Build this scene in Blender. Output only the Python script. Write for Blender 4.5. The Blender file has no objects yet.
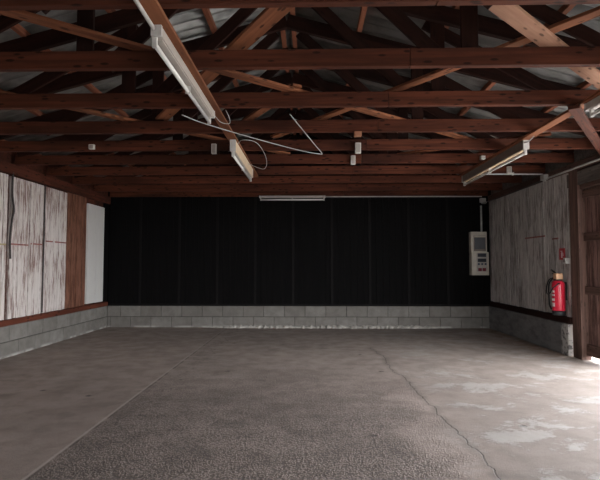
import bpy, bmesh, math, random
from mathutils import Vector, Matrix
random.seed(7)
S = bpy.context.scene
C = S.collection
R = math.radians

# ------------------------------------------------------------------ helpers
class MB:
    """collects boxes, tubes and lathes in one bmesh"""
    def __init__(self): self.bm = bmesh.new()
    def box(self, a, b, mat=None, bevel=0):
        a = Vector(a); b = Vector(b)
        r = bmesh.ops.create_cube(self.bm, size=1.0)
        vs = r['verts']
        for v in vs:
            v.co = Vector(((a.x+b.x)/2+v.co.x*(b.x-a.x), (a.y+b.y)/2+v.co.y*(b.y-a.y), (a.z+b.z)/2+v.co.z*(b.z-a.z)))
        if bevel:
            es = {e for v in vs for e in v.link_edges}
            bmesh.ops.bevel(self.bm, geom=list(es), offset=bevel, segments=2, affect='EDGES', profile=.6)
        elif mat: bmesh.ops.transform(self.bm, matrix=mat, verts=vs)
        return self
    def tube(self, pts, r, n=8):
        pts = [Vector(p) for p in pts]
        rings = []
        up0 = None
        for i, p in enumerate(pts):
            t = (pts[min(i+1, len(pts)-1)]-pts[max(i-1, 0)]).normalized()
            if up0 is None:
                up0 = Vector((0, 0, 1)) if abs(t.z) < .9 else Vector((1, 0, 0))
            s = t.cross(up0).normalized(); u = s.cross(t).normalized(); up0 = u
            rings.append([self.bm.verts.new(p+(s*math.cos(2*math.pi*k/n)+u*math.sin(2*math.pi*k/n))*r) for k in range(n)])
        for a, b in zip(rings, rings[1:]):
            for k in range(n):
                f = self.bm.faces.new((a[k], a[(k+1) % n], b[(k+1) % n], b[k])); f.smooth = True
        self.bm.faces.new(rings[0][::-1]); self.bm.faces.new(rings[-1])
        return self
    def lathe(self, prof, c=(0, 0, 0), n=28):
        c = Vector(c); rings = []
        for r, z in prof:
            rings.append([self.bm.verts.new(c+Vector((r*math.cos(2*math.pi*k/n), r*math.sin(2*math.pi*k/n), z))) for k in range(n)])
        for a, b in zip(rings, rings[1:]):
            for k in range(n):
                f = self.bm.faces.new((a[k], a[(k+1) % n], b[(k+1) % n], b[k])); f.smooth = True
        self.bm.faces.new(rings[0][::-1]); self.bm.faces.new(rings[-1])
        return self
    def prism(self, poly, axis, lo, hi):
        """poly: (u,v) outline extruded along axis 'x' or 'y'"""
        def P(u, v, w): return (w, u, v) if axis == 'x' else (u, w, v)
        a = [self.bm.verts.new(P(u, v, lo)) for u, v in poly]
        b = [self.bm.verts.new(P(u, v, hi)) for u, v in poly]
        self.bm.faces.new(a[::-1]); self.bm.faces.new(b)
        m = len(poly)
        for k in range(m): self.bm.faces.new((a[k], a[(k+1) % m], b[(k+1) % m], b[k]))
        return self
    def build(self, name, mat, parent=None):
        bmesh.ops.recalc_face_normals(self.bm, faces=self.bm.faces)
        me = bpy.data.meshes.new(name); self.bm.to_mesh(me); self.bm.free()
        o = bpy.data.objects.new(name, me); C.objects.link(o)
        me.materials.append(mat)
        if parent: o.parent = parent; o.matrix_parent_inverse = parent.matrix_world.inverted()
        return o

def tag(o, label, cat, group=None):
    o['label'] = label; o['category'] = cat
    if group: o['group'] = group
    return o
def thing(name, loc, label, cat, group=None):
    o = bpy.data.objects.new(name, None); o.empty_display_size = .05; C.objects.link(o)
    o.location = loc; o.matrix_world = Matrix.Translation(loc)
    return tag(o, label, cat, group)
def struct(o): o['kind'] = 'structure'; return o

def board(name, p0, p1, w, t, wdir, mat, parent=None, jitter=0):
    """a sawn board from p0 to p1; w measured along wdir, t across. Local X runs along the grain."""
    p0 = Vector(p0); p1 = Vector(p1)
    L = (p1-p0).length; x = (p1-p0).normalized()
    y = Vector(wdir); y = (y-x*y.dot(x)).normalized(); z = x.cross(y)
    bm = bmesh.new(); r = bmesh.ops.create_cube(bm, size=1)
    for v in r['verts']: v.co = Vector((v.co.x*L, v.co.y*w, v.co.z*t))
    bmesh.ops.bevel(bm, geom=list(bm.edges), offset=min(.003, t*.12), segments=1, affect='EDGES')
    me = bpy.data.meshes.new(name); bm.to_mesh(me); bm.free(); me.materials.append(mat)
    o = bpy.data.objects.new(name, me); C.objects.link(o)
    M = Matrix((x, y, z)).transposed().to_4x4(); M.translation = (p0+p1)/2
    if parent:
        o.parent = parent; o.matrix_parent_inverse = parent.matrix_world.inverted()
    o.matrix_basis = M
    return o

# ------------------------------------------------------------------ materials
class NT:
    def __init__(self, name):
        self.m = bpy.data.materials.new(name); self.m.use_nodes = True
        self.t = self.m.node_tree; self.n = self.t.nodes; self.l = self.t.links
        self.b = self.n['Principled BSDF']
        self.co = self.n.new('ShaderNodeTexCoord').outputs['Object']
    def _in(self, s, v):
        if isinstance(v, bpy.types.NodeSocket): self.l.new(v, s)
        elif isinstance(v, (tuple, list)) and s.type == 'RGBA': s.default_value = (*v[:3], 1)
        else: s.default_value = v
    def math(self, op, a, b=0.0, c=0.0, clamp=False):
        n = self.n.new('ShaderNodeMath'); n.operation = op; n.use_clamp = clamp
        for s, v in zip(n.inputs, (a, b, c)): self._in(s, v)
        return n.outputs[0]
    def vmath(self, op, a, b):
        n = self.n.new('ShaderNodeVectorMath'); n.operation = op
        self._in(n.inputs[0], a); self._in(n.inputs[1], b)
        return n.outputs[0]
    def map(self, scale, vec=None, off=(0, 0, 0)):
        n = self.n.new('ShaderNodeMapping'); self.l.new(vec or self.co, n.inputs[0])
        n.inputs['Location'].default_value = off; n.inputs['Scale'].default_value = scale
        return n.outputs[0]
    def noise(self, vec, scale=1, detail=4, rough=.55, dist=0):
        n = self.n.new('ShaderNodeTexNoise'); self.l.new(vec, n.inputs['Vector'])
        n.inputs['Scale'].default_value = scale; n.inputs['Detail'].default_value = detail
        n.inputs['Roughness'].default_value = rough; n.inputs['Distortion'].default_value = dist
        return n.outputs['Fac']
    def n_noise(self, vec, scale):
        n = self.n.new('ShaderNodeTexNoise'); self.l.new(vec, n.inputs['Vector']); n.inputs['Scale'].default_value = scale
        return n.outputs['Color']
    def vor(self, vec, scale, feature='F1'):
        n = self.n.new('ShaderNodeTexVoronoi'); n.feature = feature; self.l.new(vec, n.inputs['Vector'])
        n.inputs['Scale'].default_value = scale
        return n.outputs
    def ramp(self, v, lo, hi, a=0.0, b=1.0):
        n = self.n.new('ShaderNodeMapRange'); n.interpolation_type = 'SMOOTHSTEP'
        for s, x in zip(n.inputs, (v, lo, hi, a, b)): self._in(s, x)
        return n.outputs[0]
    def mix(self, f, a, b, mode='MIX'):
        n = self.n.new('ShaderNodeMix'); n.data_type = 'RGBA'; n.blend_type = mode
        self._in(n.inputs[0], f); self._in(n.inputs[6], a); self._in(n.inputs[7], b)
        return n.outputs[2]
    def xyz(self, vec=None):
        n = self.n.new('ShaderNodeSeparateXYZ'); self.l.new(vec or self.co, n.inputs[0]); return n.outputs
    def rnd(self): return self.n.new('ShaderNodeObjectInfo').outputs['Random']
    def isl(self): return self.n.new('ShaderNodeNewGeometry').outputs['Random Per Island']
    def shift(self):
        """object coordinates shifted by a per-object random amount"""
        c = self.n.new('ShaderNodeCombineXYZ'); r = self.rnd()
        for s, k in zip(c.inputs, (37.0, 11.0, 23.0)): self._in(s, self.math('MULTIPLY', r, k))
        return self.vmath('ADD', self.co, c.outputs[0])
    def col(self, v): self._in(self.b.inputs['Base Color'], v)
    def rough(self, v): self._in(self.b.inputs['Roughness'], v)
    def spec(self, v): self._in(self.b.inputs['Specular IOR Level'], v)
    def bump(self, h, strength=.4, dist=.01):
        n = self.n.new('ShaderNodeBump'); self._in(n.inputs['Strength'], strength); self._in(n.inputs['Distance'], dist)
        self.l.new(h, n.inputs['Height']); self.l.new(n.outputs[0], self.b.inputs['Normal'])

def plain(name, c, rough=.5, metal=0, spec=.4, var=.12):
    t = NT(name); n = t.noise(t.co, 14, 4)
    t.col(t.mix(t.ramp(n, .35, .7), c, tuple(x*(1-var) for x in c))); t.rough(rough); t.spec(spec)
    t.b.inputs['Metallic'].default_value = metal
    return t.m

def wood(name, light, dark, knots=1.0):
    """sawn softwood; grain along local X"""
    t = NT(name); v = t.shift()
    g = t.noise(t.map((1.2, 26, 26), v), 1, 5, .6, .6)
    st = t.noise(t.map((.8, 3, 3), v), 1, 4)
    c = t.mix(t.ramp(g, .35, .68), light, dark)
    c = t.mix(t.ramp(st, .38, .7), c, tuple(x*.55 for x in dark))
    c = t.mix(t.ramp(t.rnd(), 0, 1, 0, .35), c, tuple(x*.6 for x in light))
    k = t.vor(t.map((7, 22, 22), v), 1)['Distance']
    c = t.mix(t.ramp(k, .14, .27, .85*knots, 0), c, tuple(x*.22 for x in dark))
    t.col(c); t.rough(.8); t.spec(.2)
    t.bump(g, .3, .004)
    return t.m

M = {}
M['truss'] = wood('truss_wood', (.12, .035, .0175), (.055, .0155, .008))
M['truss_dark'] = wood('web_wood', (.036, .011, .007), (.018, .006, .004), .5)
M['brace'] = wood('brace_wood', (.30, .115, .055), (.16, .056, .027))
M['knotty'] = wood('new_brace_wood', (.46, .26, .17), (.33, .17, .11))
M['batten'] = wood('batten_wood', (.27, .105, .05), (.19, .066, .031), .3)
M['plate'] = wood('plate_wood', (.11, .032, .018), (.06, .018, .011))
M['grey_wood'] = wood('grey_wood', (.22, .19, .17), (.10, .085, .075), .5)
M['post'] = wood('post_wood', (.20, .12, .095), (.09, .052, .042), .6)
M['sill'] = wood('sill_wood', (.21, .062, .034), (.11, .033, .02))
M['purlin'] = wood('purlin_wood', (.34, .13, .075), (.22, .08, .045), .3)

def painted_planks(name, paint, bare, cover, pitch_axis):
    """upright boards with flaking paint; vertical grain (z)"""
    t = NT(name)
    isl = t.isl(); o = t.n.new('ShaderNodeCombineXYZ')
    for s, k in zip(o.inputs, (9.0, 7.0, 13.0)): t._in(s, t.math('MULTIPLY', isl, k))
    v = t.vmath('ADD', t.co, o.outputs[0])
    streak = t.noise(t.map((42, 42, 2.6), v), 1, 7, .72, .4)
    blot = t.noise(t.map((4, 4, 1.8)), 1, 6, .66)
    fine = t.noise(t.map((90, 90, 9), v), 1, 3, .6)
    s = t.math('ADD', t.math('MULTIPLY', streak, .55), t.math('ADD', t.math('MULTIPLY', blot, .3), t.math('MULTIPLY', fine, .15)))
    s = t.math('ADD', s, t.math('MULTIPLY', t.math('SUBTRACT', isl, .5), .035))
    f = t.ramp(s, cover-.05, cover+.06)
    pc = t.mix(fine, paint, tuple(x*.8 for x in paint))
    bc = t.mix(t.ramp(streak, .35, .65), bare, tuple(x*.6 for x in bare))
    t.col(t.mix(f, pc, bc)); t.rough(.85); t.spec(.2)
    t.bump(t.math('ADD', streak, t.math('MULTIPLY', f, -.4)), .35, .005)
    return t.m
M['white_planks'] = painted_planks('flaking_white_paint', (.72, .655, .62), (.33, .205, .175), .53, 'y')
M['brown_planks'] = painted_planks('brown_boards', (.25, .115, .075), (.16, .064, .04), .5, 'y')
M['white_board'] = painted_planks('whitewashed_board', (.72, .70, .67), (.50, .44, .40), .64, 'y')
M['grey_planks'] = painted_planks('weathered_grey_boards', (.60, .56, .53), (.30, .26, .24), .515, 'y')
M['door_planks'] = painted_planks('weathered_door_boards', (.26, .155, .13), (.14, .078, .064), .5, 'y')

def black():
    t = NT('black_painted_boards')
    g = t.noise(t.map((55, 55, 1.2)), 1, 5, .6)
    b = t.noise(t.map((1.5, 1.5, .8)), 1, 4)
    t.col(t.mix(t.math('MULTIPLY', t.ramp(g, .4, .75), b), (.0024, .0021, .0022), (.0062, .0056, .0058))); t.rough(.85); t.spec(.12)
    t.bump(g, .25, .004)
    return t.m
M['black'] = black()
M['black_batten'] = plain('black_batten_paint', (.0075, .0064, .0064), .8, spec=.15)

def blocks():
    t = NT('concrete_blocks'); i = t.isl()
    n = t.noise(t.co, 7, 5, .6); f = t.noise(t.co, 120, 3, .6)
    c = t.mix(t.ramp(n, .3, .7), (.235, .222, .202), (.17, .158, .143))
    c = t.mix(t.ramp(i, 0, 1, 0, .45), c, (.125, .112, .098))
    c = t.mix(t.ramp(f, .55, .7, 0, .5), c, (.13, .125, .115))
    # damp foot with pale salt bloom
    z = t.xyz()[2]
    c = t.mix(t.math('MULTIPLY', t.ramp(z, .0, .05, 1, 0), t.ramp(t.noise(t.co, 3.5, 3), .45, .6)), c, (.42, .40, .37))
    t.col(c); t.rough(.92); t.spec(.15); t.bump(f, .5, .004)
    return t.m
M['blocks'] = blocks()
M['mortar'] = plain('mortar', (.085, .078, .07), .95, spec=.1)
def plinth():
    t = NT('poured_plinth'); n = t.noise(t.map((1, 1.2, 3)), 3, 6, .65); f = t.noise(t.co, 90, 3)
    c = t.mix(t.ramp(n, .35, .7), (.20, .195, .19), (.115, .11, .108))
    y = t.xyz()[1]
    c = t.mix(t.math('MULTIPLY', t.ramp(y, 6.56, 6.62, 1, 0), t.ramp(t.noise(t.co, 18, 4), .38, .5)), c, (.46, .44, .41))
    t.col(c); t.rough(.9); t.spec(.2); t.bump(f, .4, .004); return t.m
M['plinth'] = plinth()

def roof():
    t = NT('corrugated_roof_sheet'); n = t.noise(t.map((1, 4, 1)), 2.5, 5, .6)
    t.col(t.mix(t.ramp(n, .35, .7), (.27, .27, .26), (.13, .13, .125))); t.rough(.5); t.spec(.4); t.b.inputs['Metallic'].default_value = .5
    return t.m
M['roof'] = roof()

def floor_mat():
    t = NT('worn_concrete_floor'); x, y, z = t.xyz()
    big = t.noise(t.co, .9, 5, .6); mid = t.noise(t.co, 4.5, 5, .62); fin = t.noise(t.co, 26, 4, .65)
    aw = t.vmath('ADD', t.co, t.vmath('MULTIPLY', t.n_noise(t.co, 30), (.03, .03, .0))); agg = t.math('ADD', t.math('MULTIPLY', t.vor(aw, 78)['Distance'], .55), t.math('MULTIPLY', t.noise(t.co, 55, 4, .75), .42)); agg2 = t.vor(t.co, 34)['Distance']; grit = t.noise(t.co, 150, 2, .6)
    wob = t.math('MULTIPLY', t.math('SUBTRACT', t.noise(t.map((1.6, 1.6, 1)), 1, 4), .5), .9)
    # base: fine grey-brown concrete, worn to the aggregate in the middle bay
    c = t.mix(t.ramp(big, .32, .7), (.37, .298, .262), (.25, .2, .176))
    c = t.mix(t.ramp(mid, .42, .72, 0, .55), c, (.17, .136, .119))
    c = t.mix(t.ramp(grit, .5, .66, 0, .5), c, (.10, .082, .073))
    xr = t.math('ADD', x, wob)
    midbay = t.math('MULTIPLY', t.ramp(x, -1.58, -1.52), t.ramp(xr, .55, 1.05, 1, 0))
    midbay = t.math('MULTIPLY', midbay, t.ramp(t.math('ADD', y, wob), 3.4, 6.4, 1, .22))
    pebble = t.ramp(agg, .15, .62)
    c = t.mix(t.math('MULTIPLY', midbay, t.math('MULTIPLY', t.ramp(agg, .40, .58), .72)), c, (.06, .049, .043))
    c = t.mix(t.math('MULTIPLY', midbay, t.ramp(agg, .2, .34, .35, 0)), c, (.34, .30, .28))
    dk = t.ramp(t.noise(t.map((.9, 1.5, 1), off=(3, 1, 0)), 1.1, 5, .6), .56, .72)
    c = t.mix(t.math('MULTIPLY', dk, .62), c, (.08, .067, .06))
    # thin pale screed still lying in patches on the right bay
    rb = t.ramp(xr, .75, 1.35)
    scr = t.noise(t.map((1.5, 2.2, 1), off=(5.2, 2.0, 0)), 1.0, 9, .74, .3)
    patch = t.math('MULTIPLY', rb, t.ramp(scr, .515, .57))
    c = t.mix(t.math('MULTIPLY', rb, .5), c, (.215, .182, .162))
    c = t.mix(t.math('MULTIPLY', patch, .68), c, t.mix(mid, (.42, .395, .375), (.30, .275, .255)))
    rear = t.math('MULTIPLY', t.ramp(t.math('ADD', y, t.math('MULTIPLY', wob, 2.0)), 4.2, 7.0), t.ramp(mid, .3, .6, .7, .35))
    c = t.mix(rear, c, (.47, .395, .345))  # smoother pale rear floor, lifted further to put brighter light into its colour
    # slab joint (left) with a pale arris and loose grit along it
    jw = t.math('ADD', t.math('ABSOLUTE', t.math('ADD', x, t.math('ADD', 1.58, t.math('MULTIPLY', t.math('SUBTRACT', fin, .5), .02)))), 0)
    c = t.mix(t.ramp(jw, .005, .015, .55, 0), c, (.46, .40, .365))
    jn = t.math('ABSOLUTE', t.math('SUBTRACT', t.math('ADD', x, 1.58), .022))
    c = t.mix(t.math('MULTIPLY', t.ramp(jn, .003, .014, .6, 0), t.ramp(mid, .4, .55)), c, (.05, .04, .036))
    gr = t.math('ABSOLUTE', t.math('SUBTRACT', x, -1.36))
    c = t.mix(t.math('MULTIPLY', t.ramp(gr, .05, .2, 1, 0), t.ramp(t.noise(t.co, 16, 5, .7), .55, .62, 0, .6)), c, (.06, .05, .045))
    # meandering crack (right bay)
    comb = t.n.new('ShaderNodeCombineXYZ'); t._in(comb.inputs[1], y)
    c1 = t.noise(comb.outputs[0], .75, 3, .5); c2 = t.noise(comb.outputs[0], 6, 4, .65)
    cx = t.math('ADD', t.math('MULTIPLY_ADD', y, -.045, 1.20), t.math('ADD', t.math('MULTIPLY', t.math('SUBTRACT', c1, .5), .3), t.math('MULTIPLY', t.math('SUBTRACT', c2, .5), .12)))
    cd = t.math('ABSOLUTE', t.math('SUBTRACT', x, cx))
    cf = t.math('MULTIPLY', t.ramp(cd, .001, t.math('MULTIPLY_ADD', c2, .009, .0005), 1, 0), t.ramp(y, 6.9, 7.2, 1, 0))
    c = t.mix(t.math('MULTIPLY', cf, .9), c, (.03, .025, .022))
    c = t.mix(t.math('MULTIPLY', t.ramp(cd, .012, .07, .3, 0), t.ramp(y, 6.9, 7.2, 1, 0)), c, (.11, .095, .085))
    # rust run at the right plinth and a pale line of crumbs at the back plinth
    c = t.mix(t.math('MULTIPLY', t.math('MULTIPLY', t.ramp(x, 2.9, 3.3), t.ramp(y, 6.2, 6.6)), t.ramp(mid, .35, .6, 0, .6)), c, (.26, .15, .08))
    c = t.mix(t.math('MULTIPLY', t.math('MULTIPLY', t.ramp(t.math('ADD', y, t.math('MULTIPLY', fin, .08)), 9.15, 9.19), t.ramp(x, -2.0, -.5)), t.ramp(mid, .4, .55, 0, .9)), c, (.55, .53, .50))
    # oil spots
    sp = t.vor(t.map((1, 1, 1)), 1.7)['Distance']
    c = t.mix(t.math('MULTIPLY', t.ramp(sp, .03, .07, .75, 0), t.ramp(fin, .4, .5)), c, (.035, .03, .027))
    t.col(c); t.rough(t.ramp(mid, .3, .7, .72, .95)); t.spec(.3)
    h = t.math('ADD', t.math('MULTIPLY', t.math('MULTIPLY', midbay, t.math('SUBTRACT', 1.0, pebble)), 2.0),
               t.math('ADD', t.math('MULTIPLY', grit, .3), t.math('ADD', t.math('MULTIPLY', fin, .35), t.math('MULTIPLY', patch, .25))))
    h = t.math('SUBTRACT', h, cf)
    t.bump(h, .7, .010)
    return t.m
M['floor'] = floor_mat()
M['yard'] = plain('yard_gravel', (.52, .49, .46), .95, spec=.1, var=.3)

M['fit_grey'] = plain('fitting_enamel', (.42, .385, .345), .45)
M['fit_cream'] = plain('fitting_cream_enamel', (.66, .52, .36), .5)
M['fit_brown_shade'] = plain('fitting_brown_shade', (.19, .155, .135), .5)  # brown on the tube light is its shaded side put into the colour
M['tube'] = plain('unlit_tube_glass', (.74, .73, .71), .2, spec=.6, var=.03)
M['holder'] = plain('lampholder_plastic', (.55, .54, .52), .5)
M['pvc'] = plain('grey_pvc', (.50, .49, .47), .5)
M['cable'] = plain('grey_cable', (.36, .36, .36), .5)
M['dark_cable'] = plain('dark_cable', (.05, .043, .04), .6)
M['box_white'] = plain('white_plastic', (.66, .64, .60), .5)
M['box_wood'] = wood('offcut_wood', (.40, .2, .12), (.3, .14, .08), .2)
M['cabinet'] = plain('cream_cabinet_plastic', (.58, .53, .45), .5)
M['glass_dark'] = plain('smoked_window', (.11, .115, .125), .25, spec=.5)
M['display'] = plain('display_dark', (.035, .038, .05), .3)
M['blue_grey'] = plain('breaker_blue', (.06, .07, .11), .4)
M['switch_red'] = plain('switch_red', (.20, .02, .035), .4)
M['red'] = plain('extinguisher_red', (.62, .018, .045), .3, spec=.5)
M['rubber'] = plain('black_rubber', (.02, .02, .021), .55)
M['tan'] = plain('tan_plastic', (.72, .43, .25), .5)
M['label'] = plain('paper_label', (.72, .68, .66), .6)
M['sign_red'] = plain('sign_red', (.5, .03, .04), .4)
M['sign_white'] = plain('sign_white', (.75, .62, .62), .5)
M['stripe'] = plain('red_line_paint', (.33, .125, .11), .8, var=.5)
M['yellow_line'] = plain('yellow_line_paint', (.42, .33, .17), .8, var=.4)

# ------------------------------------------------------------------ dimensions
XL, XR, YB, YF = -3.86, 3.40, 9.27, -1.0
OP0 = 2.0                            # near edge of the right-hand doorway
XC = -.23                         # ridge line
ZC = 2.49                         # underside of the bottom chords
DY = [2.36, 3.14, 3.935, 4.72, 5.46, 6.19, 6.95, 7.72, 8.5, 9.2]
TAN = .275
def zr(x): return 2.55+TAN*((XR-x) if x > XC else (x-XL))*1.0     # rafter underside

# ------------------------------------------------------------------ setting
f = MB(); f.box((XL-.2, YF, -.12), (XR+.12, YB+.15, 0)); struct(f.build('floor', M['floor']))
f = MB(); f.box((-40, -40, -.3), (40, 40, -.121)); struct(f.build('yard_ground', M['yard']))  # yard ground outside the doorways, out of view

def block_course(axis, lo, hi, face, back, phase, parent):
    """two courses of hollow blocks, bevelled and slightly uneven, in one mesh"""
    m = MB()
    for k, (z0, z1) in enumerate(((.0, .196), (.206, .402))):
        p = lo - (phase if k else (phase+.195) % .39)
        while p < hi:
            a = max(lo, p+.004); b = min(hi, p+.386); p += .39
            if b-a < .03: continue
            j = random.uniform(-.003, .003)
            if axis == 'x': m.box((a, face-j, z0), (b, back, z1), bevel=.006)
            else: m.box((min(face+j, back), a, z0), (max(face+j, back), b, z1), bevel=.006)
    return m.build('block_courses', M['blocks'], parent)
bb = MB(); bb.box((XL, YB-.05, 0), (XR, YB+.12, .404)); bb = struct(bb.build('baseboard_back', M['mortar']))
block_course('x', XL+.005, XR-.05, YB-.062, YB+.1, .14, bb)
bl = MB(); bl.box((XL-.14, YF, 0), (XL-.012, YB-.02, .404)); bl = struct(bl.build('baseboard_left', M['mortar']))
# crumbled mortar fillet along the foot of the back plinth
bm = bmesh.new(); prev = None
for i in range(120):
    x = -1.95+4.5*i/119; k = min(1, i/12, (119-i)/12); hh = .004+k*random.uniform(.018, .05); dd = .01+k*random.uniform(.05, .13)
    q = [bm.verts.new((x, YB-.058, -.005)), bm.verts.new((x, YB-.058, hh)), bm.verts.new((x, YB-.062-dd*.5, hh*.7)), bm.verts.new((x, YB-.062-dd, -.005))]
    if prev:
        for a in range(3): bm.faces.new((prev[a], prev[a+1], q[a+1], q[a]))
    prev = q
fm = MB(); fm.bm.free(); fm.bm = bm; fm.build('mortar_fillet', plain('pale_mortar', (.62, .58, .53), .95, spec=.1, var=.4), bb)
block_course('y', YF, YB-.065, XL, XL-.13, .2, bl)
br = MB(); br.box((XR-.05, 6.42, 0), (XR+.09, YB-.06, .41), bevel=.008); br = struct(br.build('baseboard_right', M['plinth']))

# back wall: black boards with cover strips at every panel joint
def gable(y0, y1, mat, name, zlo=.404, xa=XL, xb=XR):
    m = MB(); m.prism([(xa-.12, zlo), (xb+.12, zlo), (xb+.12, 2.78), (XC, 3.78), (xa-.12, 2.78)], 'y', y0, y1)
    return m.build(name, mat)
wb = struct(gable(YB, YB+.12, M['black'], 'wall_back'))
xs = [-3.254, -2.504, -1.774, -1.048, -.323, .418, 1.138, 1.874, 2.61]
e = [XL]+xs+[XR]
for a, b in zip(e, e[1:]):
    m = MB()
    n = max(2, round((b-a)/.12)); w = (b-a)/n
    for k in range(n):
        m.box((a+k*w+.002, YB-.022+random.uniform(-.002, .002), .43), (a+(k+1)*w-.002, YB+.004, 2.62))
    m.build('black_panel', M['black'], wb)
for x in xs:
    m = MB(); m.box((x-.022, YB-.034, .43), (x+.022, YB-.02, 2.6)); m.build('cover_strip', M['black_batten'], wb)
m = MB(); m.box((XL, YB-.045, .405), (XR, YB, .44)); m.build('sill_strip', M['black_batten'], wb)

# left wall: sheathing + separate panels of boards
m = MB(); m.box((XL-.14, YF, .404), (XL-.055, YB, 2.75)); wl = struct(m.build('wall_left', M['plate']))
def planks(name, x0, x1, ya, yb, za, zb, pitch, mat, parent, gap=.004, jit=.004, axis='y'):
    m = MB(); n = max(1, round((yb-ya)/pitch)); w = (yb-ya)/n
    for k in range(n):
        j = random.uniform(-jit, jit)
        m.box((x0+j, ya+k*w+gap/2, za+random.uniform(0, .008)), (x1+j, ya+(k+1)*w-gap/2, zb))
    return m.build(name, mat, parent)
pa = [YF+.02, .35, 1.8, 3.3, 4.72, 6.13]
for a, b in zip(pa, pa[1:]): planks('white_plank_panel', XL-.06, XL-.018, a+.02, b-.02, .48, 2.34, .085, M['white_planks'], wl, gap=.006, jit=.005)
planks('white_plank_panel', XL-.06, XL-.018, 6.19, 6.95, .48, 2.335, .085, M['white_planks'], wl, gap=.006, jit=.005)
planks('white_plank_panel', XL-.06, XL-.018, 6.99, 7.64, .48, 2.33, .085, M['white_planks'], wl, gap=.006, jit=.005)
planks('brown_plank_panel', XL-.06, XL-.03, 7.655, 8.345, .48, 2.36, .172, M['brown_planks'], wl, gap=.012)['label'] = 'bare brown boards'
planks('white_board', XL-.06, XL-.02, 8.385, 9.05, .50, 2.26, .32, M['white_board'], wl)['label'] = 'smooth whitewashed board'
planks('corner_board', XL-.06, XL-.012, 9.065, YB-.035, .49, 2.36, .2, M['black'], wl)
for ya, yb, z, mat in ((6.2, 6.63, 1.452, 'stripe'), (6.64, 6.93, 1.475, 'stripe'), (7.02, 7.62, 1.53, 'stripe'), (5.2, 6.1, 1.44, 'yellow_line')):
    m = MB(); n = 9
    for k in range(n):
        if random.random() < .12: continue
        a = ya+(yb-ya)*k/n; m.box((XL-.02, a, z-.011+.002*k/9), (XL-.0125, a+(yb-ya)/n*.98, z+.010))
    m.build('painted_line', M[mat], wl)
board('sill_beam', (XL-.035, YF, .443), (XL-.035, YB-.05, .443), .075, .085, (0, 0, 1), M['sill'], wl)
board('wall_plate', (XL-.035, YF, 2.42), (XL-.035, YB-.03, 2.42), .14, .10, (0, 0, 1), M['plate'], wl)

# right wall: weathered boards, plate, header over the doorway
m = MB(); m.box((XR+.05, 6.40, .41), (XR+.12, YB, 2.75)); m.box((XR+.05, YF, 2.28), (XR+.12, 6.40, 2.75)); m.box((XR+.02, YF, 0), (XR+.12, 1.3, 2.3))
m.box((XR+.05, 1.3, 0), (XR+.12, OP0, 2.3)); wr = struct(m.build('wall_right', M['grey_wood']))
planks('grey_plank_panel', XR, XR+.055, 6.42, YB-.03, .50, 2.40, .115, M['grey_planks'], wr, gap=.010, jit=.005)
board('sill_beam', (XR+.015, 6.42, .455), (XR+.015, YB-.06, .455), .085, .09, (0, 0, 1), M['truss_dark'], wr)
board('wall_plate', (XR+.03, YF, 2.44), (XR+.03, YB-.03, 2.44), .10, .10, (0, 0, 1), M['post'], wr)
board('door_header', (XR+.01, 1.2, 2.275), (XR+.01, 6.42, 2.275), .17, .05, (0, 0, 1), M['grey_wood'], wr)
board('header_trim', (XR+.045, 1.2, 2.165), (XR+.045, 6.15, 2.165), .06, .09, (0, 0, 1), M['post'], wr)
board('door_post', (XR+.04, 6.265, 0), (XR+.04, 6.265, 2.39), .20, .12, (0, 1, 0), M['post'], wr)
board('door_post', (XR+.035, OP0, 0), (XR+.035, OP0, 2.39), .14, .12, (0, 1, 0), M['post'], wr)
for ya, yb, z in ((7.08, 7.72, 1.60), (6.7, 6.86, 1.545)):
    m = MB()
    for k in range(7): m.box((XR-.008, ya+(yb-ya)*k/7, z-.012), (XR+.004, ya+(yb-ya)*(k+.9)/7, z+.01))
    m.build('painted_line', M['stripe'], wr)

# sliding plank door in the doorway
DR0 = 5.70
m = MB(); n = 13; w = (6.385-DR0)/n
for k in range(n): m.box((XR+.075+random.uniform(-.003, .003), DR0+k*w+.003, .05), (XR+.1, DR0+(k+1)*w-.003, 2.2))
dr = struct(m.build('door_1', M['door_planks']))
for z, h in ((2.07, .09), (1.53, .10), (.865, .10), (.13, .14)):
    board('door_rail', (XR+.060, DR0, z), (XR+.055, 6.38, z), h, .030, (0, 0, 1), M['post'], dr)

# front wall behind the viewer, with a doorway
m = MB(); m.box((XL-.1, YF-.12, 0), (.2, YF, 2.3)); m.box((1.5, YF-.12, 0), (XR+.12, YF, 2.3)); m.box((.2, YF-.12, 1.95), (1.5, YF, 2.3)); wf = struct(m.build('wall_front', M['grey_wood']))
g = gable(YF-.12, YF, M['grey_wood'], 'front_gable', 2.3); g.parent = wf

# roof: two corrugated slopes on purlins
def slope(sgn):
    bm = bmesh.new(); pitch = .15; amp = .036
    y0, y1 = YF-.3, YB+.3
    n = int((y1-y0)/pitch*8); xe = XR+1.7 if sgn > 0 else XL-.45  # right eave drawn out unseen as an added canopy to cut steep sky light
    prev = None
    for i in range(n+1):
        y = y0+(y1-y0)*i/n; dz = amp*math.sin(2*math.pi*y/pitch)
        def Z(x): return 2.55+.15+.06+.022+TAN*((XR-x) if sgn > 0 else (x-XL))+dz
        a = bm.verts.new((XC, y, Z(XC))); b = bm.verts.new((xe, y, Z(xe)))
        if prev: fc = bm.faces.new((prev[0], prev[1], b, a)); fc.smooth = True
        prev = (a, b)
    me = bpy.data.meshes.new('roof_sheet'); bm.to_mesh(me); bm.free(); me.materials.append(M['roof'])
    o = bpy.data.objects.new('roof_sheet', me); C.objects.link(o)
    s = o.modifiers.new('thick', 'SOLIDIFY'); s.thickness = .006; s.offset = 1
    return o
ce = slope(1); ce.name = 'ceiling'; ce.data.name = 'ceiling'; struct(ce)
sl = slope(-1); sl.parent = ce
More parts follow.
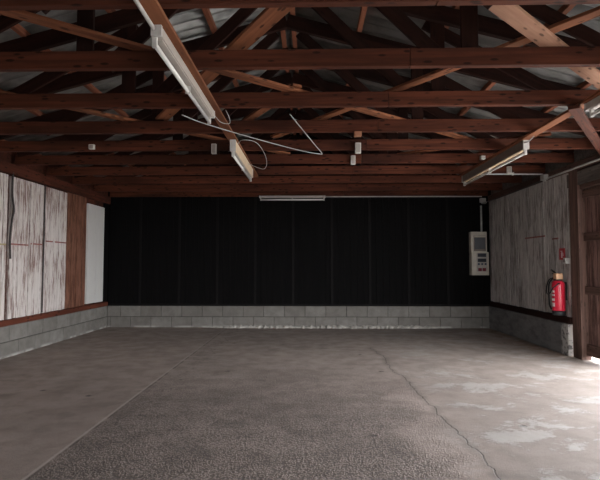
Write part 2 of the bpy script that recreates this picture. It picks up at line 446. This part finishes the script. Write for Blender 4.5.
for sgn in (1, -1):
    for k in range(6):
        u = .06+.725*k if k == 0 else .725*k
        x = XC+sgn*u
        z = 2.55+.15+.03+TAN*((XR-x) if sgn > 0 else (x-XL))-.005
        board('purlin', (x, YF-.1, z), (x, YB-.01, z), .055, .05, (0, 0, 1), M['purlin'], ce)

# ------------------------------------------------------------------ roof trusses
T_LABEL = ['roof truss nearest the camera, its chord cut off along the top of the picture',
           'second reddish roof truss from the front, behind the diagonal boards',
           'third reddish-brown roof truss, where the dark corner brace starts',
           'fourth roof truss from the front, with a pale wood block under its chord',
           'fifth roof truss from the front, carrying three small pale boxes',
           'sixth roof truss from the front, with white boxes right of centre',
           'seventh roof truss, with the thin grey conduit along its right end',
           'eighth roof truss from the front, third before the black wall',
           'ninth roof truss from the front, last but one before the black wall',
           'last roof truss, its red-brown chord lying against the black back wall']
XR2 = XR+.05; XL2 = XL+.01
for i, y in enumerate(DY):
    t = thing('roof_truss', (XC, y+.025, ZC), T_LABEL[i], 'roof truss', 'timber roof trusses')
    yc = y+.025; t_ch = .05
    dz = random.uniform(-.004, .004)
    sp = .65+random.uniform(-.02, .02)
    zc = ZC+.06
    board('bottom_chord', (XL2, yc, zc), (sp-.0015, yc, zc+dz), .12, t_ch, (0, 0, 1), M['truss'], t)
    board('bottom_chord', (sp+.0015, yc, zc+dz), (XR-.03, yc, zc), .12, t_ch, (0, 0, 1), M['truss'], t)
    for sgn in (1, -1):
        xe = XR+.1 if sgn > 0 else XL-.1
        def rz(x): return 2.55+TAN*((XR-x) if sgn > 0 else (x-XL))
        xh = XR-.03 if sgn > 0 else XL+.03
        o = .072
        board('rafter', (XC+sgn*.002, yc, rz(XC)+o), (xh, yc, rz(xh)+o+.012), .135, t_ch, (0, 0, 1), M['truss_dark'], t)
        yw = y+.064; j = lambda: random.uniform(-.025, .025)
        xw = XC+sgn*1.30
        board('web_post', (xw, yw, 2.515), (xw, yw, rz(xw)+.10), .115, .026, (1, 0, 0), M['truss_dark'], t)
        board('web_diagonal', (XC+sgn*(1.17+j()), yw+.027, 2.53), (XC+sgn*(.13+j()), yw+.027, rz(XC+sgn*.13)+.02), .098, .026, (0, 0, 1), M['truss_dark'], t)
        board('web_diagonal', (XC+sgn*(2.45+j()), yw+.027, 2.53), (XC+sgn*(1.22+j()), yw+.027, rz(xw)+.03), .098, .026, (0, 0, 1), M['truss_dark'], t)

# ------------------------------------------------------------------ loose bracing boards lying on the chords
def brace(x0, y0, x1, y1, w, mat, label, lay=0, name='bracing_board'):
    z = 2.611+.0125+.0255*lay
    o = board(name, (x0, y0, z), (x1, y1, z), w, .024, (0, 1, 0), mat)
    tag(o, label, 'board', 'bracing boards lying on the chords')
    return o
brace(-2.12, 2.33, 2.35, 5.98, .09, M['brace'], 'long brown bracing board running from the near left corner towards the middle')
brace(2.02, 2.33, -.42, 5.50, .085, M['brace'], 'orange-brown bracing board slanting from the near right corner to mid ceiling', 1)
brace(.72, 2.33, 2.95, 4.42, .12, M['knotty'], 'wide pale knotty bracing board at the upper right')
brace(.06, 2.33, -1.72, 5.15, .12, M['brace'], 'wide lit bracing board leaning left, just left of the top centre', 1)
brace(-.10, 3.9, -.78, 5.10, .085, M['brace'], 'short bracing board between the third and fourth trusses, left of centre', 1)
brace(-2.62, 3.92, -.28, 6.24, .085, M['brace'], 'bracing board at mid left, its lit end showing over the left wall')
brace(2.7, 5.42, .85, 6.62, .08, M['brace'], 'bracing board at the far right, over the sixth truss', 1)
tag(board('corner_brace', (2.12, 3.88, 2.447), (3.34, 5.52, 2.447), .085, .03, (1, 0, 0), M['truss']), 'dark brown corner brace slanting down at the upper right edge', 'brace')

# ------------------------------------------------------------------ light fittings
BT = .025
for x, lab in ((-.797, 'long orange-brown wooden batten carrying the two left light fittings'), (2.215, 'long orange-brown wooden batten carrying the two right light fittings')):
    tag(board('wooden_batten', (x, 1.2, ZC-BT/2-.001), (x, 7.05, ZC-BT/2-.001), .092, BT-.002, (1, 0, 0), M['batten']), lab, 'batten')

def fitting(x, y0, y1, ztop, label, mat, h=.055, w=.062, tubex=0, along='y', under='fit_grey', bx=0):
    """open tube fitting; body, end caps, lamp holders, tube"""
    c = Vector((x, (y0+y1)/2, ztop)) if along == 'y' else Vector(((y0+y1)/2, x, ztop))
    t = thing('tube_light', c, label, 'light fitting', 'unlit fluorescent tube fittings')
    def bx_(m, a0, a1, b0, b1, z0, z1, bev=0):
        if along == 'y': m.box((x+a0, b0, z0), (x+a1, b1, z1), bevel=bev)
        else: m.box((b0, x+a0, z0), (b1, x+a1, z1), bevel=bev)
        return m
    bx_(MB(), -w/2, w/2, y0, y1, ztop-h, ztop, .004).build('housing', mat, t)
    bx_(MB(), -w/2+.008, w/2-.008, y0+.05, y1-.05, ztop-h-.006, ztop-h+.002).build('cover_plate', M[under], t)
    zt = ztop-h-.040
    for yy in (y0-.005, y1-.017):
        bx_(MB(), -w/2-.003, w/2+.003, yy, yy+.022, ztop-h-.004, ztop+.001, .003).build('end_cap', M['holder'], t)
    for yy in (y0+.012, y1-.034):
        bx_(MB(), tubex-.014, tubex+.014, yy, yy+.022, zt-.018, ztop-h+.002, .004).build('lamp_holder', M['holder'], t)
    p = lambda yy: (x+tubex, yy, zt) if along == 'y' else (yy, x+tubex, zt)
    MB().tube([p(y0+.03), p(y1-.03)], .0135, 14).build('tube', M['tube'], t)
    ym = (y0+y1)/2
    bx_(MB(), tubex-.017, tubex+.017, ym-.006, ym+.006, zt-.017, ztop-h).build('tube_clip', M['holder'], t)
    return t
ZB = ZC-BT-.001
fitting(-.822, 2.52, 3.98, ZB, 'white tube light on the left batten, nearest the camera', M['fit_grey'], w=.052, tubex=-.014)
fitting(-.79, 4.90, 6.42, ZB, 'cream tube light at the far end of the left batten', M['fit_cream'], h=.115, w=.055, tubex=.0)
fitting(2.225, 2.45, 3.86, ZB, 'silvery tube light at the right edge of the picture, cut off by the frame', M['fit_grey'], tubex=.012)
fitting(2.225, 4.98, 7.0, ZB, 'tube light with a brown shaded side at the far end of the right batten', M['fit_brown_shade'], h=.09, w=.055, tubex=.0, under='fit_cream')
fitting(9.13, -.955, .288, 2.488, 'long white tube light across the top of the black back wall', M['fit_grey'], h=.034, w=.07, tubex=0, along='x')

# ------------------------------------------------------------------ wiring
def smooth(pts, n=10):
    P = [Vector(p) for p in pts]; P = [2*P[0]-P[1]]+P+[2*P[-1]-P[-2]]; out = []
    for i in range(1, len(P)-2):
        for k in range(n):
            s = k/n; a, b, c, d = P[i-1:i+3]
            out.append(.5*((2*b)+(c-a)*s+(2*a-5*b+4*c-d)*s*s+(3*b-a-3*c+d)*s**3))
    out.append(P[-2]); return out
def cable(name, pts, r, mat, label, cat='cable', n=10):
    return tag(MB().tube(smooth(pts, n), r, 8).build(name, mat), label, cat)
cable('cable', [(-1.10, 4.09, 2.47), (-.95, 4.30, 2.455), (-.55, 4.80, 2.448), (-.11, 5.30, 2.444), (.10, 5.45, 2.44), (.135, 5.44, 2.445), (.05, 5.1, 2.46), (-.172, 4.13, 2.482)], .005, M['cable'], 'slack grey cable hanging in a long V under the middle chords')
cable('cable', [(-.752, 4.98, 2.44), (-.68, 4.86, 2.45), (-.55, 5.0, 2.45), (-.50, 5.5, 2.40), (-.55, 5.75, 2.33), (-.72, 5.60, 2.36)], .003, M['cable'], 'thin wire looping out beside the far left tube light')
cable('cable', [(-.80, 3.97, 2.43), (-.76, 4.08, 2.40), (-.70, 4.15, 2.41), (-.69, 4.08, 2.44), (-.70, 3.96, 2.468)], .003, M['cable'], 'short wire curl at the end of the near left tube light')
cable('conduit', [(-.835, 1.2, 2.452), (-.835, 2.0, 2.452), (-.835, 2.515, 2.445)], .011, M['pvc'], 'white conduit feeding the near left tube light along its batten', 'conduit')
cable('cable', [(2.2, 4.99, 2.44), (2.215, 4.92, 2.43), (2.225, 4.80, 2.455)], .006, M['cable'], 'short wire at the near end of the far right tube light')
cable('conduit', [(.30, 9.19, 2.478), (1.6, 9.19, 2.478), (3.25, 9.19, 2.474)], .010, M['pvc'], 'thin grey conduit along the top of the black back wall', 'conduit', 2)
m = MB().tube(smooth([(2.18, 6.925, 2.478), (2.8, 6.925, 2.476), (3.32, 6.925, 2.472)], 3), .011)
cd = tag(m.build('conduit', M['pvc']), 'grey conduit running across the seventh truss chord to the right wall', 'conduit')
for x in (2.45, 2.9): MB().box((x-.008, 6.912, 2.46), (x+.008, 6.948, 2.50)).build('pipe_clip', M['holder'], cd)
m = MB().tube(smooth([(3.345, 6.86, 2.40), (3.345, 5.5, 2.402), (3.345, 4.0, 2.405), (3.345, 1.5, 2.405)], 3), .013)
cd = tag(m.build('conduit', M['pvc']), 'grey conduit running along the top of the right wall above the door', 'conduit')
m = MB().tube(smooth([(3.345, 6.98, 2.395), (3.345, 7.9, 2.375), (3.345, 9.12, 2.37)], 3), .009)
tag(m.build('conduit', M['dark_cable']), 'dark conduit along the top of the grey plank wall', 'conduit')
t = thing('junction_box', (3.34, 6.92, 2.43), 'grey junction box at the top of the right wall where the conduits meet', 'junction box')
MB().box((3.30, 6.87, 2.385), (3.372, 6.97, 2.46), bevel=.008).build('box_body', M['pvc'], t); MB().lathe([(.02, -.012), (.024, 0), (.018, .012)], (3.335, 6.92, 2.38), 12).build('lid', M['holder'], t)
t = thing('junction_box', (3.27, 9.2, 2.40), 'small grey junction box in the top right corner of the black wall', 'junction box')
MB().box((3.22, 9.16, 2.36), (3.32, 9.236, 2.44), bevel=.008).build('box_body', M['pvc'], t)
MB().tube(smooth([(3.24, 9.17, 2.37), (3.22, 9.12, 2.34), (3.28, 9.10, 2.33), (3.33, 9.15, 2.37)], 6), .008).build('cable_loop', M['cable'], t)

for x, y, z, w, h, lab, mat in (
        (-2.494, 5.46, 2.529, .062, .055, 'small white box on the fifth truss chord, far left', 'box_white'),
        (-1.091, 5.46, 2.499, .056, .115, 'upright pale box on the fifth truss chord, left of the tube light', 'box_white'),
        (.544, 5.46, 2.50, .066, .12, 'upright pale box on the fifth truss chord, right of centre', 'box_white'),
        (.553, 6.19, 2.522, .06, .115, 'white box on the sixth truss chord, just below the upright pale one', 'box_white'),
        (2.201, 6.19, 2.543, .065, .05, 'small white box on the sixth truss chord, behind the far right tube light', 'box_white'),
        (2.845, 6.95, 2.535, .062, .10, 'upright white box on the seventh truss chord, far right above the conduit', 'box_white')):
    t = thing('junction_box', (x, y-.02, z), lab, 'junction box', 'small boxes on the truss chords')
    MB().box((x-w/2, y-.042, z-h/2), (x+w/2, y-.001, z+h/2), bevel=.006).build('box_body', M[mat], t)
    MB().box((x-w/2+.01, y-.046, z-h/2+.01), (x+w/2-.01, y-.040, z+h/2-.01)).build('lid', M['fit_grey'], t)
tag(MB().box((.436, 4.70, 2.445), (.508, 4.76, 2.489), bevel=.003).build('wood_block', M['box_wood']), 'pale wood offcut under the fourth truss chord right of centre', 'wood block')

# ------------------------------------------------------------------ left wall cables
cable('cable', [(XL+.01, 6.16, 2.38), (XL+.004, 6.17, 2.1), (XL+.012, 6.20, 1.9), (XL+.010, 6.17, 1.76), (XL+.004, 6.15, 1.5), (XL+.006, 6.165, 1.26)], .013, M['dark_cable'], 'dark cable hanging down the flaking white boards at the left edge')
cable('cable', [(XL-.003, 6.97, 2.42), (XL-.01, 6.968, 2.2), (XL-.01, 6.97, 1.5), (XL-.01, 6.97, .50)], .009, M['dark_cable'], 'thin dark cable down the joint between two white board panels')

# ------------------------------------------------------------------ meter cabinet
yb = YB-.034
t = thing('meter_cabinet', (3.16, yb, .99), 'cream electricity meter cabinet in the right corner of the black wall', 'meter cabinet')
MB().box((3.005, yb-.13, 1.36), (3.30, yb, 1.80), bevel=.01).build('upper_case', M['cabinet'], t)
MB().box((3.005, yb-.15, .99), (3.325, yb, 1.42), bevel=.01).build('lower_case', M['cabinet'], t)
w = MB().box((3.055, yb-.142, 1.44), (3.275, yb-.12, 1.735), bevel=.004).build('window_frame', M['fit_brown_shade'], t)
MB().box((3.07, yb-.146, 1.475), (3.26, yb-.135, 1.69)).build('pane', M['glass_dark'], w)
MB().box((3.06, yb-.150, 1.695), (3.27, yb-.138, 1.73), bevel=.003).build('top_rail', M['cabinet'], w)
MB().box((3.095, yb-.156, 1.06), (3.29, yb-.146, 1.405), bevel=.003).build('face_plate', M['fit_grey'], t)
for z0, z1 in ((1.33, 1.395), (1.235, 1.30)): MB().box((3.115, yb-.162, z0), (3.27, yb-.152, z1), bevel=.003).build('display', M['display'], t)
for x in (3.115, 3.178, 3.24): MB().box((x, yb-.164, 1.18), (x+.034, yb-.152, 1.215), bevel=.003).build('breaker', M['blue_grey'], t)
for x in (3.12, 3.20): MB().box((x, yb-.168, 1.065), (x+.064, yb-.152, 1.125), bevel=.008).build('switch', M['switch_red'], t)
cable('conduit', [(3.237, 9.205, 2.30), (3.237, 9.205, 2.1), (3.237, 9.205, 1.801)], .017, M['pvc'], 'upright pale conduit entering the top of the meter cabinet', 'conduit', 3)

# ------------------------------------------------------------------ fire extinguisher on the right wall
ex, ey, ez = 3.305, 6.55, .515
t = thing('fire_extinguisher', (ex, ey, ez), 'red fire extinguisher with a tan head hanging on the grey plank wall', 'fire extinguisher')
MB().lathe([(.055, .055), (.077, .06), (.080, .075), (.080, .40), (.074, .43), (.055, .455), (.035, .465), (.03, .47)], (ex, ey, ez)).build('cylinder', M['red'], t)
MB().lathe([(.07, 0), (.08, .006), (.082, .058), (.075, .062)], (ex, ey, ez)).build('foot_ring', M['rubber'], t)
MB().box((ex-.045, ey-.045, ez+.47), (ex+.045, ey+.045, ez+.555), bevel=.012).build('head', M['tan'], t)
MB().lathe([(.05, .455), (.055, .462), (.055, .475), (.04, .48)], (ex, ey, ez)).build('collar', M['rubber'], t)
hd = MB().tube([(ex-.02, ey+.03, ez+.56), (ex-.03, ey+.11, ez+.60)], .012).tube([(ex-.02, ey+.03, ez+.545), (ex-.03, ey+.09, ez+.55)], .008).build('lever', M['rubber'], t)
MB().tube(smooth([(ex-.03, ey+.03, ez+.50), (ex-.05, ey+.13, ez+.47), (ex-.06, ey+.19, ez+.38), (ex-.08, ey+.15, ez+.28), (ex-.105, ey+.02, ez+.29), (ex-.10, ey-.06, ez+.36), (ex-.03, ey-.095, ez+.43)], 8), .0075).build('hose', M['rubber'], t)
MB().tube(smooth([(ex-.03, ey+.05, ez+.50), (ex-.045, ey+.16, ez+.40), (ex-.05, ey+.15, ez+.15), (ex-.05, ey+.10, ez+.07)], 8), .009).build('hose', M['rubber'], t)
for z0, z1 in ((.115, .165), (.19, .225), (.255, .28), (.30, .33)):
    m = MB(); n = 7
    for k in range(n):
        a0 = R(168)+R(40)*k/n; a1 = R(168)+R(40)*(k+1)/n
        vs = [m.bm.verts.new((ex+0.0812*math.cos(a), ey+0.0812*math.sin(a), ez+z)) for a, z in ((a0, z0), (a1, z0), (a1, z1), (a0, z1))]
        m.bm.faces.new(vs)
    o = m.build('label', M['label'], t); s = o.modifiers.new('thick', 'SOLIDIFY'); s.thickness = .001
MB().box((ex+.04, ey-.05, ez+.2), (XR-.002, ey+.05, ez+.44)).build('wall_bracket', M['rubber'], t)

# red sign above it, with a white extinguisher pictogram
t = thing('fire_sign', (XR-.004, 6.585, 1.325), 'small red sign with a white fire symbol above the extinguisher', 'sign')
MB().box((XR-.014, 6.525, 1.25), (XR-.002, 6.665, 1.405), bevel=.003).build('sign_plate', M['sign_red'], t)
m = MB(); xs_ = XR-.0165
m.box((xs_, 6.578, 1.275), (xs_+.003, 6.612, 1.345)); m.box((xs_, 6.588, 1.345), (xs_+.003, 6.602, 1.362)); m.box((xs_, 6.576, 1.362), (xs_+.003, 6.63, 1.370))
m.tube([(xs_+.001, 6.60, 1.352), (xs_+.001, 6.562, 1.34), (xs_+.001, 6.556, 1.30)], .004, 6)
m.build('pictogram', M['sign_white'], t)
t = thing('light_switch', (XR-.002, 6.46, 1.235), 'grey light switch box right of the red fire sign', 'switch')
MB().box((XR-.05, 6.425, 1.195), (XR+.002, 6.50, 1.275), bevel=.006).build('switch_box', M['pvc'], t)
MB().box((XR-.058, 6.445, 1.215), (XR-.045, 6.48, 1.255), bevel=.003).build('rocker', M['fit_brown_shade'], t)

# ------------------------------------------------------------------ camera
cam = bpy.data.cameras.new('camera'); co = bpy.data.objects.new('camera', cam); C.objects.link(co)
cam.sensor_width = 36; cam.lens = 485/600*36; cam.clip_start = .05
co.location = (0, 0, 1.18); co.rotation_euler = (R(90+2.95), 0, R(1.18))
S.camera = co

# ------------------------------------------------------------------ light: an overcast sky through the doorways
w = bpy.data.worlds.new('sky'); S.world = w; w.use_nodes = True
w.node_tree.nodes['Background'].inputs[0].default_value = (.95, .97, 1, 1)
w.node_tree.nodes['Background'].inputs[1].default_value = 1.0
def portal(name, loc, rot, sx, sy):
    l = bpy.data.lights.new(name, 'AREA'); l.shape = 'RECTANGLE'; l.size = sx; l.size_y = sy; l.cycles.is_portal = True
    o = bpy.data.objects.new(name, l); C.objects.link(o); o.location = loc; o.rotation_euler = rot
    return o
portal('sky_portal_right', (XR+.14, (OP0+DR0)/2, 1.07), (0, R(90), 0), 2.14, DR0-OP0)

portal('sky_portal_front', (.85, YF-.13, 1.0), (R(90), 0, 0), 1.3, 2.05)
S.render.engine = 'CYCLES'
S.cycles.use_denoising = True
S.cycles.max_bounces = 10; S.cycles.diffuse_bounces = 6
S.view_settings.view_transform = 'Standard'; S.view_settings.look = 'None'
S.view_settings.gamma = 1; S.view_settings.use_curve_mapping = False
S.view_settings.exposure = 4.5
